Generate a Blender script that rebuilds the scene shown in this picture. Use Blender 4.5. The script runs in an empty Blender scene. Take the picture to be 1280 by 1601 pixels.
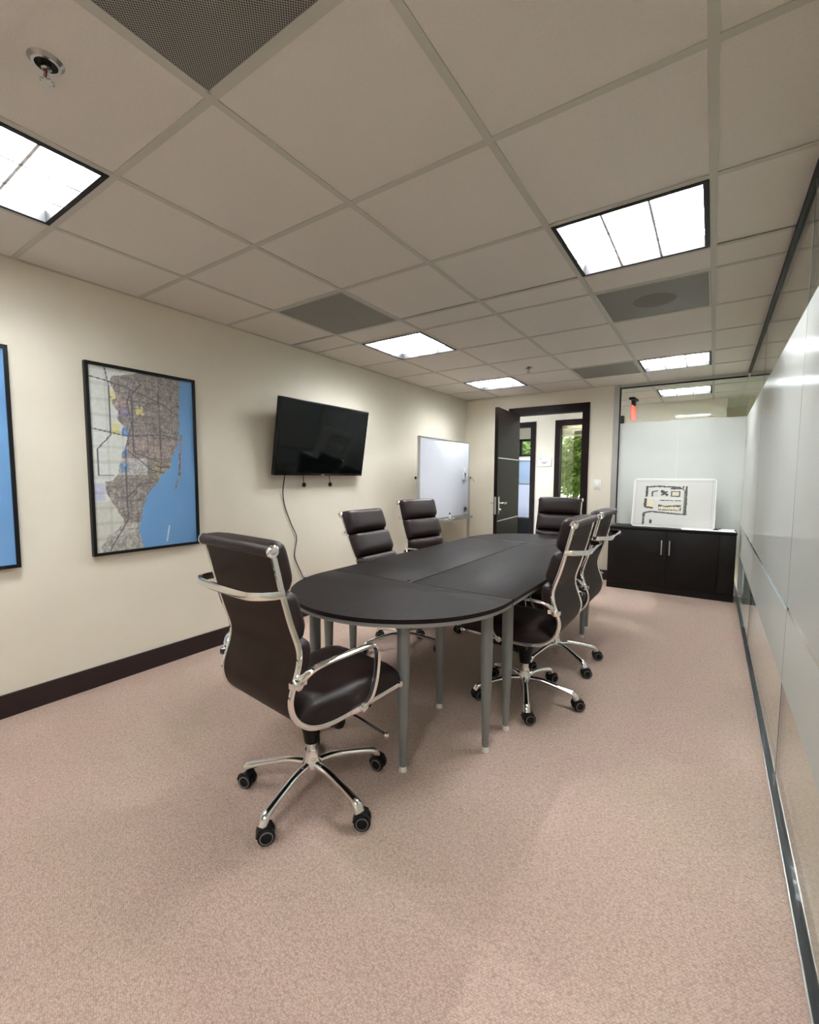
import bpy, bmesh, math, random
from mathutils import Vector, Matrix
random.seed(7)
PI = math.pi
scene = bpy.context.scene
COL = scene.collection

# ------------------------------------------------------------------ camera
F_PX, YAW, PITCH, ROLL = 700.0, math.radians(-34.07), math.radians(-4.48), math.radians(0.21)
CAM = Vector((3.018, 0.0, 1.265))
cam_d = bpy.data.cameras.new('camera'); cam = bpy.data.objects.new('camera', cam_d); COL.objects.link(cam)
cam_d.sensor_fit = 'HORIZONTAL'; cam_d.sensor_width = 36.0; cam_d.lens = 36.0 * F_PX / 1280.0
cam_d.clip_start = 0.02; cam_d.clip_end = 200
fwd = Vector((math.sin(YAW) * math.cos(PITCH), math.cos(YAW) * math.cos(PITCH), math.sin(PITCH)))
rt = Vector((math.cos(YAW), -math.sin(YAW), 0)); up = rt.cross(fwd)
r2 = rt * math.cos(ROLL) + up * math.sin(ROLL); u2 = -rt * math.sin(ROLL) + up * math.cos(ROLL)
cam.matrix_world = Matrix(((r2.x, u2.x, -fwd.x, CAM.x), (r2.y, u2.y, -fwd.y, CAM.y), (r2.z, u2.z, -fwd.z, CAM.z), (0, 0, 0, 1)))
scene.camera = cam

# ------------------------------------------------------------------ world, exposure
LAMP = 21.0          # radiance of the ceiling lamps
LAMP_COL = (0.95, 0.985, 1.0)
world = bpy.data.worlds.new('sky'); scene.world = world; world.use_nodes = True
bg = world.node_tree.nodes['Background']; bg.inputs[0].default_value = (0.76, 0.87, 1.0, 1); bg.inputs[1].default_value = 0.9
vs = scene.view_settings
scene.display_settings.display_device = 'sRGB'
vs.view_transform = 'Standard'; vs.look = 'None'; vs.gamma = 1.0; vs.use_curve_mapping = False; vs.exposure = 2.38
cy = scene.cycles
cy.use_denoising = True
cy.max_bounces = 10; cy.diffuse_bounces = 6; cy.glossy_bounces = 5; cy.transmission_bounces = 6; cy.transparent_max_bounces = 16
cy.sample_clamp_indirect = 8.0; cy.caustics_reflective = False; cy.caustics_refractive = False

# ------------------------------------------------------------------ helpers
def lin(r, g, b):
    f = lambda v: (v / 255 / 12.92) if v / 255 <= 0.04045 else ((v / 255 + 0.055) / 1.055) ** 2.4
    return (f(r), f(g), f(b), 1.0)

def mat(name, color, rough=0.5, metal=0.0, spec=0.5, noise=None, bump=None, coat=0.0, emit=None):
    """noise=(scale, amount): colour mottle; bump=(scale, strength): fine relief"""
    m = bpy.data.materials.new(name); m.use_nodes = True
    nt = m.node_tree; b = nt.nodes['Principled BSDF']
    b.inputs['Base Color'].default_value = color; b.inputs['Roughness'].default_value = rough
    b.inputs['Metallic'].default_value = metal; b.inputs['Specular IOR Level'].default_value = spec
    b.inputs['Coat Weight'].default_value = coat
    if emit:
        b.inputs['Emission Color'].default_value = emit[0]; b.inputs['Emission Strength'].default_value = emit[1]
    tc = nt.nodes.new('ShaderNodeTexCoord')
    if noise:
        n = nt.nodes.new('ShaderNodeTexNoise'); n.inputs['Scale'].default_value = noise[0]; n.inputs['Detail'].default_value = 5
        nt.links.new(tc.outputs['Object'], n.inputs['Vector'])
        r = nt.nodes.new('ShaderNodeValToRGB')
        a = noise[1]
        r.color_ramp.elements[0].position = 0.3; r.color_ramp.elements[1].position = 0.7
        r.color_ramp.elements[0].color = tuple(max(0, c * (1 - a)) for c in color[:3]) + (1,)
        r.color_ramp.elements[1].color = tuple(min(1, c * (1 + a)) for c in color[:3]) + (1,)
        nt.links.new(n.outputs['Fac'], r.inputs['Fac']); nt.links.new(r.outputs['Color'], b.inputs['Base Color'])
    if bump:
        n = nt.nodes.new('ShaderNodeTexNoise'); n.inputs['Scale'].default_value = bump[0]; n.inputs['Detail'].default_value = 4
        nt.links.new(tc.outputs['Object'], n.inputs['Vector'])
        bp = nt.nodes.new('ShaderNodeBump'); bp.inputs['Strength'].default_value = bump[1]; bp.inputs['Distance'].default_value = 0.004
        nt.links.new(n.outputs['Fac'], bp.inputs['Height']); nt.links.new(bp.outputs['Normal'], b.inputs['Normal'])
    return m

def glass_mat(name, tint, base=0.035, rough=0.0):
    """thin architectural glass: straight-through transmission plus Schlick reflection, same from both sides"""
    m = bpy.data.materials.new(name); m.use_nodes = True; nt = m.node_tree; nt.nodes.clear()
    out = nt.nodes.new('ShaderNodeOutputMaterial'); mix = nt.nodes.new('ShaderNodeMixShader')
    tr = nt.nodes.new('ShaderNodeBsdfTransparent'); tr.inputs[0].default_value = tint
    gl = nt.nodes.new('ShaderNodeBsdfGlossy'); gl.inputs['Roughness'].default_value = rough; gl.inputs[0].default_value = (1, 1, 1, 1)
    lw = nt.nodes.new('ShaderNodeLayerWeight'); lw.inputs['Blend'].default_value = 0.5
    p = nt.nodes.new('ShaderNodeMath'); p.operation = 'POWER'; p.inputs[1].default_value = 5
    k = nt.nodes.new('ShaderNodeMath'); k.operation = 'MULTIPLY_ADD'; k.inputs[1].default_value = 1 - base; k.inputs[2].default_value = base
    nt.links.new(lw.outputs['Facing'], p.inputs[0]); nt.links.new(p.outputs[0], k.inputs[0]); nt.links.new(k.outputs[0], mix.inputs[0])
    nt.links.new(tr.outputs[0], mix.inputs[1]); nt.links.new(gl.outputs[0], mix.inputs[2]); nt.links.new(mix.outputs[0], out.inputs[0])
    return m

def film_mat(name, color, trans=0.5):
    m = bpy.data.materials.new(name); m.use_nodes = True; nt = m.node_tree; nt.nodes.clear()
    out = nt.nodes.new('ShaderNodeOutputMaterial'); mix = nt.nodes.new('ShaderNodeMixShader'); mix.inputs[0].default_value = trans
    d = nt.nodes.new('ShaderNodeBsdfDiffuse'); t = nt.nodes.new('ShaderNodeBsdfTranslucent')
    d.inputs[0].default_value = color; t.inputs[0].default_value = color
    nt.links.new(d.outputs[0], mix.inputs[1]); nt.links.new(t.outputs[0], mix.inputs[2])
    gl = nt.nodes.new('ShaderNodeBsdfGlossy'); gl.inputs['Roughness'].default_value = 0.16
    m2 = nt.nodes.new('ShaderNodeMixShader'); lw = nt.nodes.new('ShaderNodeLayerWeight'); p = nt.nodes.new('ShaderNodeMath'); p.operation = 'POWER'; p.inputs[1].default_value = 5
    k = nt.nodes.new('ShaderNodeMath'); k.operation = 'MULTIPLY_ADD'; k.inputs[1].default_value = 0.3; k.inputs[2].default_value = 0.03
    nt.links.new(lw.outputs['Facing'], p.inputs[0]); nt.links.new(p.outputs[0], k.inputs[0]); nt.links.new(k.outputs[0], m2.inputs[0])
    nt.links.new(mix.outputs[0], m2.inputs[1]); nt.links.new(gl.outputs[0], m2.inputs[2]); nt.links.new(m2.outputs[0], out.inputs[0])
    return m

def sheet_x(name, x, y0, y1, z0, z1, m, parent):
    me = bpy.data.meshes.new(name); me.from_pydata([(x, y0, z0), (x, y1, z0), (x, y1, z1), (x, y0, z1)], [], [(0, 1, 2, 3)]); return link(name, me, m, parent)
def sheet_y(name, y, x0, x1, z0, z1, m, parent):
    me = bpy.data.meshes.new(name); me.from_pydata([(x0, y, z0), (x1, y, z0), (x1, y, z1), (x0, y, z1)], [], [(0, 1, 2, 3)]); return link(name, me, m, parent)

def link(name, me, m=None, parent=None, loc=None, rot=None):
    o = bpy.data.objects.new(name, me); COL.objects.link(o)
    if m and me and not me.materials: me.materials.append(m)
    if parent: o.parent = parent
    if loc: o.location = loc
    if rot: o.rotation_euler = rot
    return o

def mesh_from(bm, name, smooth=False, angle=None):
    bmesh.ops.recalc_face_normals(bm, faces=bm.faces[:])
    me = bpy.data.meshes.new(name); bm.to_mesh(me); bm.free()
    if smooth:
        for p in me.polygons: p.use_smooth = True
        if angle: me.set_sharp_from_angle(angle=math.radians(angle))
    return me

def bx(bm, x0, x1, y0, y1, z0, z1):
    r = bmesh.ops.create_cube(bm, size=1.0)
    bmesh.ops.scale(bm, vec=(x1 - x0, y1 - y0, z1 - z0), verts=r['verts'])
    bmesh.ops.translate(bm, vec=((x0 + x1) / 2, (y0 + y1) / 2, (z0 + z1) / 2), verts=r['verts'])
    return r['verts']

def box(name, x0, x1, y0, y1, z0, z1, m, parent=None, bevel=0.0, seg=2):
    bm = bmesh.new(); bx(bm, x0, x1, y0, y1, z0, z1)
    if bevel: bmesh.ops.bevel(bm, geom=bm.edges[:], offset=bevel, segments=seg, affect='EDGES', profile=0.5)
    return link(name, mesh_from(bm, name, smooth=bool(bevel), angle=40), m, parent)

def boxes(name, lst, m, parent=None):
    bm = bmesh.new()
    for b in lst: bx(bm, *b)
    return link(name, mesh_from(bm, name), m, parent)

def lathe_bm(bm, prof, c=(0, 0, 0), axis='Z', seg=24, cap=True):
    """prof: list of (radius, height) along axis"""
    rings = []
    for r, h in prof:
        ring = []
        for k in range(seg):
            a = 2 * PI * k / seg; x, y = r * math.cos(a), r * math.sin(a)
            p = (x, y, h) if axis == 'Z' else ((h, x, y) if axis == 'X' else (x, h, y))
            ring.append(bm.verts.new((p[0] + c[0], p[1] + c[1], p[2] + c[2])))
        rings.append(ring)
    for a, b in zip(rings, rings[1:]):
        for k in range(seg): bm.faces.new((a[k], a[(k + 1) % seg], b[(k + 1) % seg], b[k]))
    if cap: bm.faces.new(rings[0]); bm.faces.new(rings[-1])

def lathe(name, prof, m, parent=None, c=(0, 0, 0), axis='Z', seg=24):
    bm = bmesh.new(); lathe_bm(bm, prof, c, axis, seg)
    return link(name, mesh_from(bm, name, True, 35), m, parent)

def smooth_path(P, n=6):
    """Catmull-Rom through the points"""
    P = [Vector(p) for p in P]; out = []
    for i in range(len(P) - 1):
        a = P[i - 1] if i else P[0] * 2 - P[1]; b = P[i]; c = P[i + 1]; d = P[i + 2] if i + 2 < len(P) else P[-1] * 2 - P[-2]
        for k in range(n):
            t = k / n
            out.append(0.5 * ((2 * b) + (c - a) * t + (2 * a - 5 * b + 4 * c - d) * t * t + (3 * b - a - 3 * c + d) * t ** 3))
    out.append(P[-1]); return out

def sweep_bm(bm, path, side, w, h, seg=8, scale=None, round_=True):
    """sweep an oval (or boxy) w x h section; w along `side`"""
    path = [Vector(p) for p in path]; n = len(path); rings = []
    for i, p in enumerate(path):
        t = (path[min(i + 1, n - 1)] - path[max(i - 1, 0)]).normalized()
        sv = side[i] if isinstance(side, list) else side
        s = Vector(sv); s = (s - t * s.dot(t)).normalized(); nn = t.cross(s)
        k = scale[i] if scale else 1.0
        ring = []
        for j in range(seg):
            a = 2 * PI * (j + 0.5) / seg; c_, s_ = math.cos(a), math.sin(a)
            e = 1.0 if round_ else 0.35
            c_ = math.copysign(abs(c_) ** e, c_); s_ = math.copysign(abs(s_) ** e, s_)
            ring.append(bm.verts.new(p + s * (c_ * w / 2 * k) + nn * (s_ * h / 2 * k)))
        rings.append(ring)
    for a, b in zip(rings, rings[1:]):
        for k in range(seg): bm.faces.new((a[k], a[(k + 1) % seg], b[(k + 1) % seg], b[k]))
    bm.faces.new(rings[0]); bm.faces.new(rings[-1])

def sweep(name, path, side, w, h, m, parent=None, seg=8, scale=None, round_=True):
    bm = bmesh.new(); sweep_bm(bm, path, side, w, h, seg, scale, round_)
    return link(name, mesh_from(bm, name, True, 45), m, parent)

def prism(name, pts, z0, z1, m, parent=None, bevel=0.0):
    bm = bmesh.new()
    a = [bm.verts.new((x, y, z0)) for x, y in pts]; b = [bm.verts.new((x, y, z1)) for x, y in pts]
    bm.faces.new(a); bm.faces.new(b); n = len(pts)
    for i in range(n): bm.faces.new((a[i], a[(i + 1) % n], b[(i + 1) % n], b[i]))
    if bevel:
        ed = [e for e in bm.edges if abs(e.verts[0].co.z - e.verts[1].co.z) < 1e-6]
        bmesh.ops.bevel(bm, geom=ed, offset=bevel, segments=2, affect='EDGES', profile=0.5)
    return link(name, mesh_from(bm, name, True, 40), m, parent)

def thing(name, label, cat, loc=(0, 0, 0), rotz=0.0, group=None):
    o = bpy.data.objects.new(name, None); COL.objects.link(o); o.empty_display_size = 0.1
    o.location = loc; o.rotation_euler = (0, 0, rotz)
    return tag(o, label, cat, group)

def tag(o, label, cat, group=None):
    o['label'] = label; o['category'] = cat
    if group: o['group'] = group
    return o

def struct(o, label=None):
    o['kind'] = 'structure'
    if label: o['label'] = label
    return o

# ------------------------------------------------------------------ materials
M = {}
M['wall'] = mat('cream_wall_paint', lin(229, 222, 206), 0.75, spec=0.25, noise=(3, 0.015), bump=(350, 0.12))
M['dark_wood'] = mat('dark_wenge_wood', lin(28, 18, 17), 0.5, spec=0.14, noise=(12, 0.2))
M['base'] = mat('dark_brown_baseboard', lin(36, 20, 19), 0.5, noise=(12, 0.1))
M['tile'] = mat('mineral_fibre_tile', lin(221, 216, 209), 0.9, spec=0.1, noise=(160, 0.03), bump=(420, 0.35))
M['bar'] = mat('ceiling_grid_bar', lin(194, 193, 184), 0.6, spec=0.2)
M['slab'] = mat('dark_ceiling_void', lin(60, 58, 55), 0.9)
M['black'] = mat('black_metal', lin(16, 15, 17), 0.5, spec=0.3)
M['rubber'] = mat('black_plastic', lin(13, 13, 14), 0.45, spec=0.3)
M['ring'] = mat('grey_plastic_ring', lin(120, 122, 124), 0.45)
M['chrome'] = mat('chrome', (0.86, 0.86, 0.86, 1), 0.1, metal=1.0)
M['dark_chrome'] = mat('dark_chrome', (0.42, 0.41, 0.41, 1), 0.22, metal=1.0)
M['louver'] = mat('specular_aluminium_louver', (0.82, 0.83, 0.85, 1), 0.4, metal=0.55)
M['glide'] = mat('satin_chrome_glide', (0.9, 0.9, 0.88, 1), 0.35, metal=0.7)
M['steel'] = mat('brushed_steel', (0.62, 0.61, 0.59, 1), 0.32, metal=1.0)
M['alu'] = mat('silver_aluminium', lin(190, 190, 188), 0.38, metal=0.6)
M['leather'] = mat('dark_brown_leather', lin(42, 29, 28), 0.45, spec=0.32, noise=(25, 0.1), bump=(220, 0.1))
M['leather_back'] = mat('dark_brown_leather_back', lin(40, 27, 21), 0.5, spec=0.22, noise=(25, 0.1), bump=(300, 0.08))
M['white'] = mat('white_paint', lin(232, 232, 228), 0.5)
M['leg'] = mat('grey_enamel', lin(132, 136, 136), 0.42, metal=0.25)
M['edge'] = mat('grey_edge_band', lin(150, 150, 148), 0.5)
M['lamp_white'] = mat('white_louver_enamel', lin(238, 238, 236), 0.45)
M['screen'] = mat('tv_screen_glass', lin(8, 11, 11), 0.06, spec=0.25)
M['tvbody'] = mat('black_gloss_plastic', lin(14, 14, 15), 0.25)
M['wb'] = mat('whiteboard_enamel', lin(228, 232, 242), 0.42, spec=0.4)
M['paper'] = mat('white_paper', lin(238, 237, 232), 0.7)
M['red'] = mat('red_acrylic', lin(235, 110, 98), 0.3, emit=(lin(255, 96, 84), 0.1))
M['clear'] = glass_mat('clear_glass', (0.955, 0.985, 0.965, 1))
M['film'] = film_mat('frosted_film', lin(213, 215, 212), 0.32)
M['pale_panel'] = film_mat('pale_blue_translucent_panel', lin(200, 220, 245), 0.45)
M['leaf'] = mat('green_leaves', lin(150, 172, 92), 0.6, noise=(6, 0.35))
M['bark'] = mat('tree_bark', lin(80, 66, 54), 0.9, noise=(10, 0.2))
M['carpet_dark'] = mat('dark_corridor_carpet', lin(92, 88, 96), 0.95, spec=0.1, noise=(90, 0.15))
M['lens'] = bpy.data.materials.new('lamp_lens'); M['lens'].use_nodes = True
_nt = M['lens'].node_tree; _nt.nodes.clear()
_o = _nt.nodes.new('ShaderNodeOutputMaterial'); _e = _nt.nodes.new('ShaderNodeEmission')
_e.inputs[0].default_value = LAMP_COL + (1,); _e.inputs[1].default_value = LAMP; _nt.links.new(_e.outputs[0], _o.inputs[0])

def carpet_mat():
    m = bpy.data.materials.new('pink_beige_loop_carpet'); m.use_nodes = True; nt = m.node_tree; N = nt.nodes.new; L = nt.links.new
    b = nt.nodes['Principled BSDF']; b.inputs['Roughness'].default_value = 0.95; b.inputs['Specular IOR Level'].default_value = 0.1
    b.inputs['Sheen Weight'].default_value = 0.15
    tc = N('ShaderNodeTexCoord')
    big = N('ShaderNodeTexNoise'); big.inputs['Scale'].default_value = 1.3; big.inputs['Detail'].default_value = 4; L(tc.outputs['Object'], big.inputs['Vector'])
    r1 = N('ShaderNodeValToRGB'); r1.color_ramp.elements[0].position = 0.33; r1.color_ramp.elements[1].position = 0.68
    r1.color_ramp.elements[0].color = lin(208, 185, 168); r1.color_ramp.elements[1].color = lin(214, 185, 173); L(big.outputs['Fac'], r1.inputs['Fac'])
    # loops: small staggered cells, in rows
    mp = N('ShaderNodeMapping'); mp.inputs['Scale'].default_value = (150, 215, 1); mp.inputs['Rotation'].default_value = (0, 0, math.radians(28)); L(tc.outputs['Object'], mp.inputs['Vector'])
    vo = N('ShaderNodeTexVoronoi'); vo.inputs['Scale'].default_value = 1.0; vo.inputs['Randomness'].default_value = 0.6; L(mp.outputs[0], vo.inputs['Vector'])
    r2_ = N('ShaderNodeValToRGB'); r2_.color_ramp.elements[0].position = 0.25; r2_.color_ramp.elements[1].position = 0.85
    r2_.color_ramp.elements[0].color = (1.06, 1.06, 1.06, 1); r2_.color_ramp.elements[1].color = (0.66, 0.63, 0.61, 1); L(vo.outputs['Distance'], r2_.inputs['Fac'])
    fine = N('ShaderNodeTexNoise'); fine.inputs['Scale'].default_value = 90; fine.inputs['Detail'].default_value = 6; L(tc.outputs['Object'], fine.inputs['Vector'])
    r3 = N('ShaderNodeValToRGB'); r3.color_ramp.elements[0].position = 0.3; r3.color_ramp.elements[1].position = 0.7
    r3.color_ramp.elements[0].color = (0.88, 0.88, 0.88, 1); r3.color_ramp.elements[1].color = (1.1, 1.1, 1.1, 1); L(fine.outputs['Fac'], r3.inputs['Fac'])
    m1 = N('ShaderNodeMix'); m1.data_type = 'RGBA'; m1.blend_type = 'MULTIPLY'; m1.inputs[0].default_value = 1.0
    L(r1.outputs['Color'], m1.inputs[6]); L(r2_.outputs['Color'], m1.inputs[7])
    m2 = N('ShaderNodeMix'); m2.data_type = 'RGBA'; m2.blend_type = 'MULTIPLY'; m2.inputs[0].default_value = 1.0
    L(m1.outputs[2], m2.inputs[6]); L(r3.outputs['Color'], m2.inputs[7]); L(m2.outputs[2], b.inputs['Base Color'])
    bp = N('ShaderNodeBump'); bp.invert = True; bp.inputs['Strength'].default_value = 0.6; bp.inputs['Distance'].default_value = 0.004
    L(vo.outputs['Distance'], bp.inputs['Height']); L(bp.outputs['Normal'], b.inputs['Normal'])
    return m
M['carpet'] = carpet_mat()

def table_mat():
    m = bpy.data.materials.new('dark_veneer'); m.use_nodes = True; nt = m.node_tree; N = nt.nodes.new; L = nt.links.new
    b = nt.nodes['Principled BSDF']; b.inputs['Roughness'].default_value = 0.52; b.inputs['Specular IOR Level'].default_value = 0.1
    tc = N('ShaderNodeTexCoord'); mp = N('ShaderNodeMapping'); mp.inputs['Scale'].default_value = (60, 3, 60); L(tc.outputs['Object'], mp.inputs['Vector'])
    n = N('ShaderNodeTexNoise'); n.inputs['Scale'].default_value = 1.5; n.inputs['Detail'].default_value = 6; L(mp.outputs[0], n.inputs['Vector'])
    r = N('ShaderNodeValToRGB'); r.color_ramp.elements[0].position = 0.3; r.color_ramp.elements[1].position = 0.75
    r.color_ramp.elements[0].color = lin(30, 25, 25); r.color_ramp.elements[1].color = lin(44, 37, 35); L(n.outputs['Fac'], r.inputs['Fac']); L(r.outputs['Color'], b.inputs['Base Color'])
    bp = N('ShaderNodeBump'); bp.inputs['Strength'].default_value = 0.06; bp.inputs['Distance'].default_value = 0.002; L(n.outputs['Fac'], bp.inputs['Height']); L(bp.outputs['Normal'], b.inputs['Normal'])
    return m
M['veneer'] = table_mat()

def perforated_mat():
    """grey sheet steel with a staggered lattice of small dark holes"""
    m = bpy.data.materials.new('perforated_grey_steel'); m.use_nodes = True; nt = m.node_tree; N = nt.nodes.new; L = nt.links.new
    b = nt.nodes['Principled BSDF']; b.inputs['Roughness'].default_value = 0.5
    tc = N('ShaderNodeTexCoord'); mp = N('ShaderNodeMapping'); mp.inputs['Scale'].default_value = (120, 120, 0); L(tc.outputs['Object'], mp.inputs['Vector'])
    def cell(off):
        a = N('ShaderNodeVectorMath'); a.operation = 'ADD'; a.inputs[1].default_value = (off, off, 0); L(mp.outputs[0], a.inputs[0])
        f = N('ShaderNodeVectorMath'); f.operation = 'FRACTION'; L(a.outputs[0], f.inputs[0])
        d = N('ShaderNodeVectorMath'); d.operation = 'DISTANCE'; d.inputs[1].default_value = (0.5, 0.5, 0); L(f.outputs[0], d.inputs[0]); return d.outputs['Value']
    mn = N('ShaderNodeMath'); mn.operation = 'MINIMUM'; L(cell(0.0), mn.inputs[0]); L(cell(0.5), mn.inputs[1])
    r = N('ShaderNodeValToRGB'); r.color_ramp.elements[0].position = 0.25; r.color_ramp.elements[1].position = 0.31
    r.color_ramp.elements[0].color = lin(38, 36, 35); r.color_ramp.elements[1].color = lin(162, 159, 151); L(mn.outputs[0], r.inputs['Fac']); L(r.outputs['Color'], b.inputs['Base Color'])
    return m
M['perf'] = perforated_mat()

def tile_floor_mat():
    m = bpy.data.materials.new('polished_stone_floor'); m.use_nodes = True; nt = m.node_tree; N = nt.nodes.new; L = nt.links.new
    b = nt.nodes['Principled BSDF']; b.inputs['Roughness'].default_value = 0.16
    tc = N('ShaderNodeTexCoord'); n = N('ShaderNodeTexNoise'); n.inputs['Scale'].default_value = 4; n.inputs['Detail'].default_value = 6; L(tc.outputs['Object'], n.inputs['Vector'])
    r = N('ShaderNodeValToRGB'); r.color_ramp.elements[0].color = lin(178, 166, 148); r.color_ramp.elements[1].color = lin(204, 194, 176)
    L(n.outputs['Fac'], r.inputs['Fac']); L(r.outputs['Color'], b.inputs['Base Color'])
    return m
M['stone'] = tile_floor_mat()

# ------------------------------------------------------------------ the setting
XG, YB, ZC, YF = 3.272, 5.908, 2.366, -1.65      # glass wall, back wall, ceiling, wall behind the camera
YK, XO, YE = 7.65, 5.3, 9.6                      # corridor wall, far side of the outer passage, its end
CX = [0.0, 0.527, 1.137, 1.747, 2.357, 2.967, XG]
RY = [YF, -0.996, -0.386, 0.224, 0.834, 1.441, 2.05, 2.66, 2.929, 3.545, 4.15, 4.765, 5.345, YB]

struct(box('floor', -0.1, XG + 0.01, YF - 0.1, YB + 0.05, -0.05, 0.0, M['carpet']))
struct(box('wall_left', -0.1, 0.0, YF - 0.1, YB + 0.1, 0, 2.5, M['wall']))
struct(box('wall_rear', 0.0, XO, YF - 0.1, YF, 0, 2.5, M['wall']))
# back wall with a door opening; right of it the glass partition
DX0, DX1, DZ = 0.775, 1.63, 2.095
struct(boxes('wall_back', [(0, DX0 - 0.03, YB, YB + 0.1, 0, 2.5), (DX1 + 0.03, 1.985, YB, YB + 0.1, 0, 2.5),
                           (DX0 - 0.03, DX1 + 0.03, YB, YB + 0.1, DZ + 0.03, 2.5), (1.985, XG + 0.06, YB, YB + 0.1, ZC + 0.002, 2.5)], M['wall']))
struct(box('baseboard_left', 0.0, 0.014, YF, YB, 0, 0.122, M['base']))
struct(boxes('baseboard_back', [(0.014, 0.66, YB - 0.014, YB, 0, 0.122), (1.72, 1.985, YB - 0.014, YB, 0, 0.122)], M['base']))

# ceiling: dark slab, grid bars and separate tiles
ceil = struct(box('ceiling', -0.1, XO + 0.1, YF - 0.1, YE + 4.2, 2.5, 2.56, M['slab']))
for k, x in enumerate(CX[1:-1]):
    box('grid_bar', x - 0.013, x + 0.013, YF, YB, ZC, ZC + 0.003, M['bar'], ceil)
for y in RY[1:-1]:
    box('cross_bar', 0, XG - 0.02, y - 0.013, y + 0.013, ZC + 0.0003, ZC + 0.003, M['bar'], ceil)
boxes('wall_angle', [(0, 0.02, YF, YB, ZC, ZC + 0.003), (0, 1.985, YB - 0.02, YB, ZC, ZC + 0.003)], M['bar'], ceil)

LIGHTS = [(1, 3), (4, 6), (1, 8), (1, 11), (4, 11), (4, 1)]      # (column, row) cells
GRILLES = [(3, 3), (1, 6), (4, 8), (3, 11)]
for c in range(6):
    for r in range(13):
        if (c, r) in LIGHTS or (c, r) in GRILLES: continue
        x0, x1 = CX[c] + 0.005, CX[c + 1] - 0.005; y0, y1 = RY[r] + 0.005, RY[r + 1] - 0.005
        if r == 6: y1 -= 0.016                                   # open joint before the narrow row
        z = ZC + 0.003 + random.uniform(0, 0.0012)
        box('ceiling_tile', x0, x1, y0, y1, z, z + 0.015, M['tile'], ceil)

def troffer(label, x0, x1, y0, y1):
    cx, cy_ = (x0 + x1) / 2, (y0 + y1) / 2; w = (x1 - x0) / 2 - 0.014; h = (y1 - y0) / 2 - 0.014
    t = thing('ceiling_light', label, 'ceiling light', (cx, cy_, ZC), group='recessed ceiling lights')
    f = 0.02
    bm = bmesh.new()
    for b in [(-w, w, -h, -h + f), (-w, w, h - f, h), (-w, -w + f, -h + f, h - f), (w - f, w, -h + f, h - f)]: bx(bm, *b, -0.003, 0.05)
    link('frame', mesh_from(bm, 'frame'), M['black'], t)
    boxes('housing', [(-w, w, -h, h, 0.1, 0.104), (-w, -w + 0.004, -h, h, 0.05, 0.1), (w - 0.004, w, -h, h, 0.05, 0.1),
                      (-w, w, -h, -h + 0.004, 0.05, 0.1), (-w, w, h - 0.004, h, 0.05, 0.1)], M['lamp_white'], t)
    wi, hi = w - f, h - f
    bm = bmesh.new(); vs_ = [bm.verts.new(p) for p in [(-wi, -hi, 0.072), (-wi, hi, 0.072), (wi, hi, 0.072), (wi, -hi, 0.072)]]
    bm.faces.new(vs_)
    bmesh.ops.solidify(bm, geom=bm.faces[:], thickness=0.003)
    link('diffuser', mesh_from(bm, 'diffuser'), M['lens'], t)
    for k in (-1, 1):       # parabolic blades: thin at the lower edge, thicker above
        for ax in 'xy':
            bm = bmesh.new(); p0 = k * (wi if ax == 'x' else hi) / 3; L_ = hi if ax == 'x' else wi
            prof = [(-0.0055, 0.002), (0.0055, 0.002), (0.006, 0.03), (0.008, 0.055), (-0.008, 0.055), (-0.006, 0.03)]
            ends = []
            for e in (-L_, L_):
                ends.append([bm.verts.new((p0 + a, e, z) if ax == 'x' else (e, p0 + a, z)) for a, z in prof])
            n = len(prof)
            for i in range(n): bm.faces.new((ends[0][i], ends[0][(i + 1) % n], ends[1][(i + 1) % n], ends[1][i]))
            bm.faces.new(ends[0]); bm.faces.new(ends[1])
            link('louver_blade', mesh_from(bm, 'louver_blade'), M['louver'], t)
    return t
LL = ['recessed square ceiling light in front of the sprinkler, cut off by the left picture edge',
      'large bright recessed ceiling light beside the dark grey diffuser near the glass wall',
      'recessed ceiling light in the row next to the diffuser above the television',
      'recessed ceiling light closest to the whiteboard corner and open door',
      'recessed ceiling light just in front of the back glass partition above the cabinet',
      'recessed ceiling light over the near end of the room beside the glass']  # last lamp is added behind the camera to lift the foreground floor
for (c, r), l in zip(LIGHTS, LL): troffer(l, CX[c], CX[c + 1], RY[r], RY[r + 1])

def diffuser_panel(label, x0, x1, y0, y1, kind):
    t = thing('air_grille', label, 'air grille', ((x0 + x1) / 2, (y0 + y1) / 2, ZC), group='perforated ceiling air panels')
    w, h = (x1 - x0) / 2 - 0.014, (y1 - y0) / 2 - 0.014
    box('perforated_plate', -w, w, -h, h, 0.0, 0.003, M['perf'], t)
    boxes('rim', [(-w, w, -h, -h + 0.008, -0.002, 0.004), (-w, w, h - 0.008, h, -0.002, 0.004), (-w, -w + 0.008, -h, h, -0.002, 0.004), (w - 0.008, w, -h, h, -0.002, 0.004)], M['bar'], t)
    if kind:   # round plaque behind the plate showing through as a paler or darker disc
        lathe('plaque', [(0.0, -0.0005), (0.115, -0.0005), (0.12, 0.0)], mat('plaque_' + kind, lin(128, 122, 116) if kind == 'pale' else lin(104, 99, 92), 0.6), t, seg=32)
GL = [('large perforated grey return air grille at the top edge of the picture', None), ('grey perforated ceiling diffuser with a pale round disc above the television', 'pale'),
      ('dark grey perforated ceiling diffuser with a dark smudge next to the bright light', 'dark'), ('small far grey perforated ceiling diffuser in front of the door wall', None)]
for (c, r), (l, k) in zip(GRILLES, GL): diffuser_panel(l, CX[c], CX[c + 1], RY[r], RY[r + 1], k)

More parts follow.
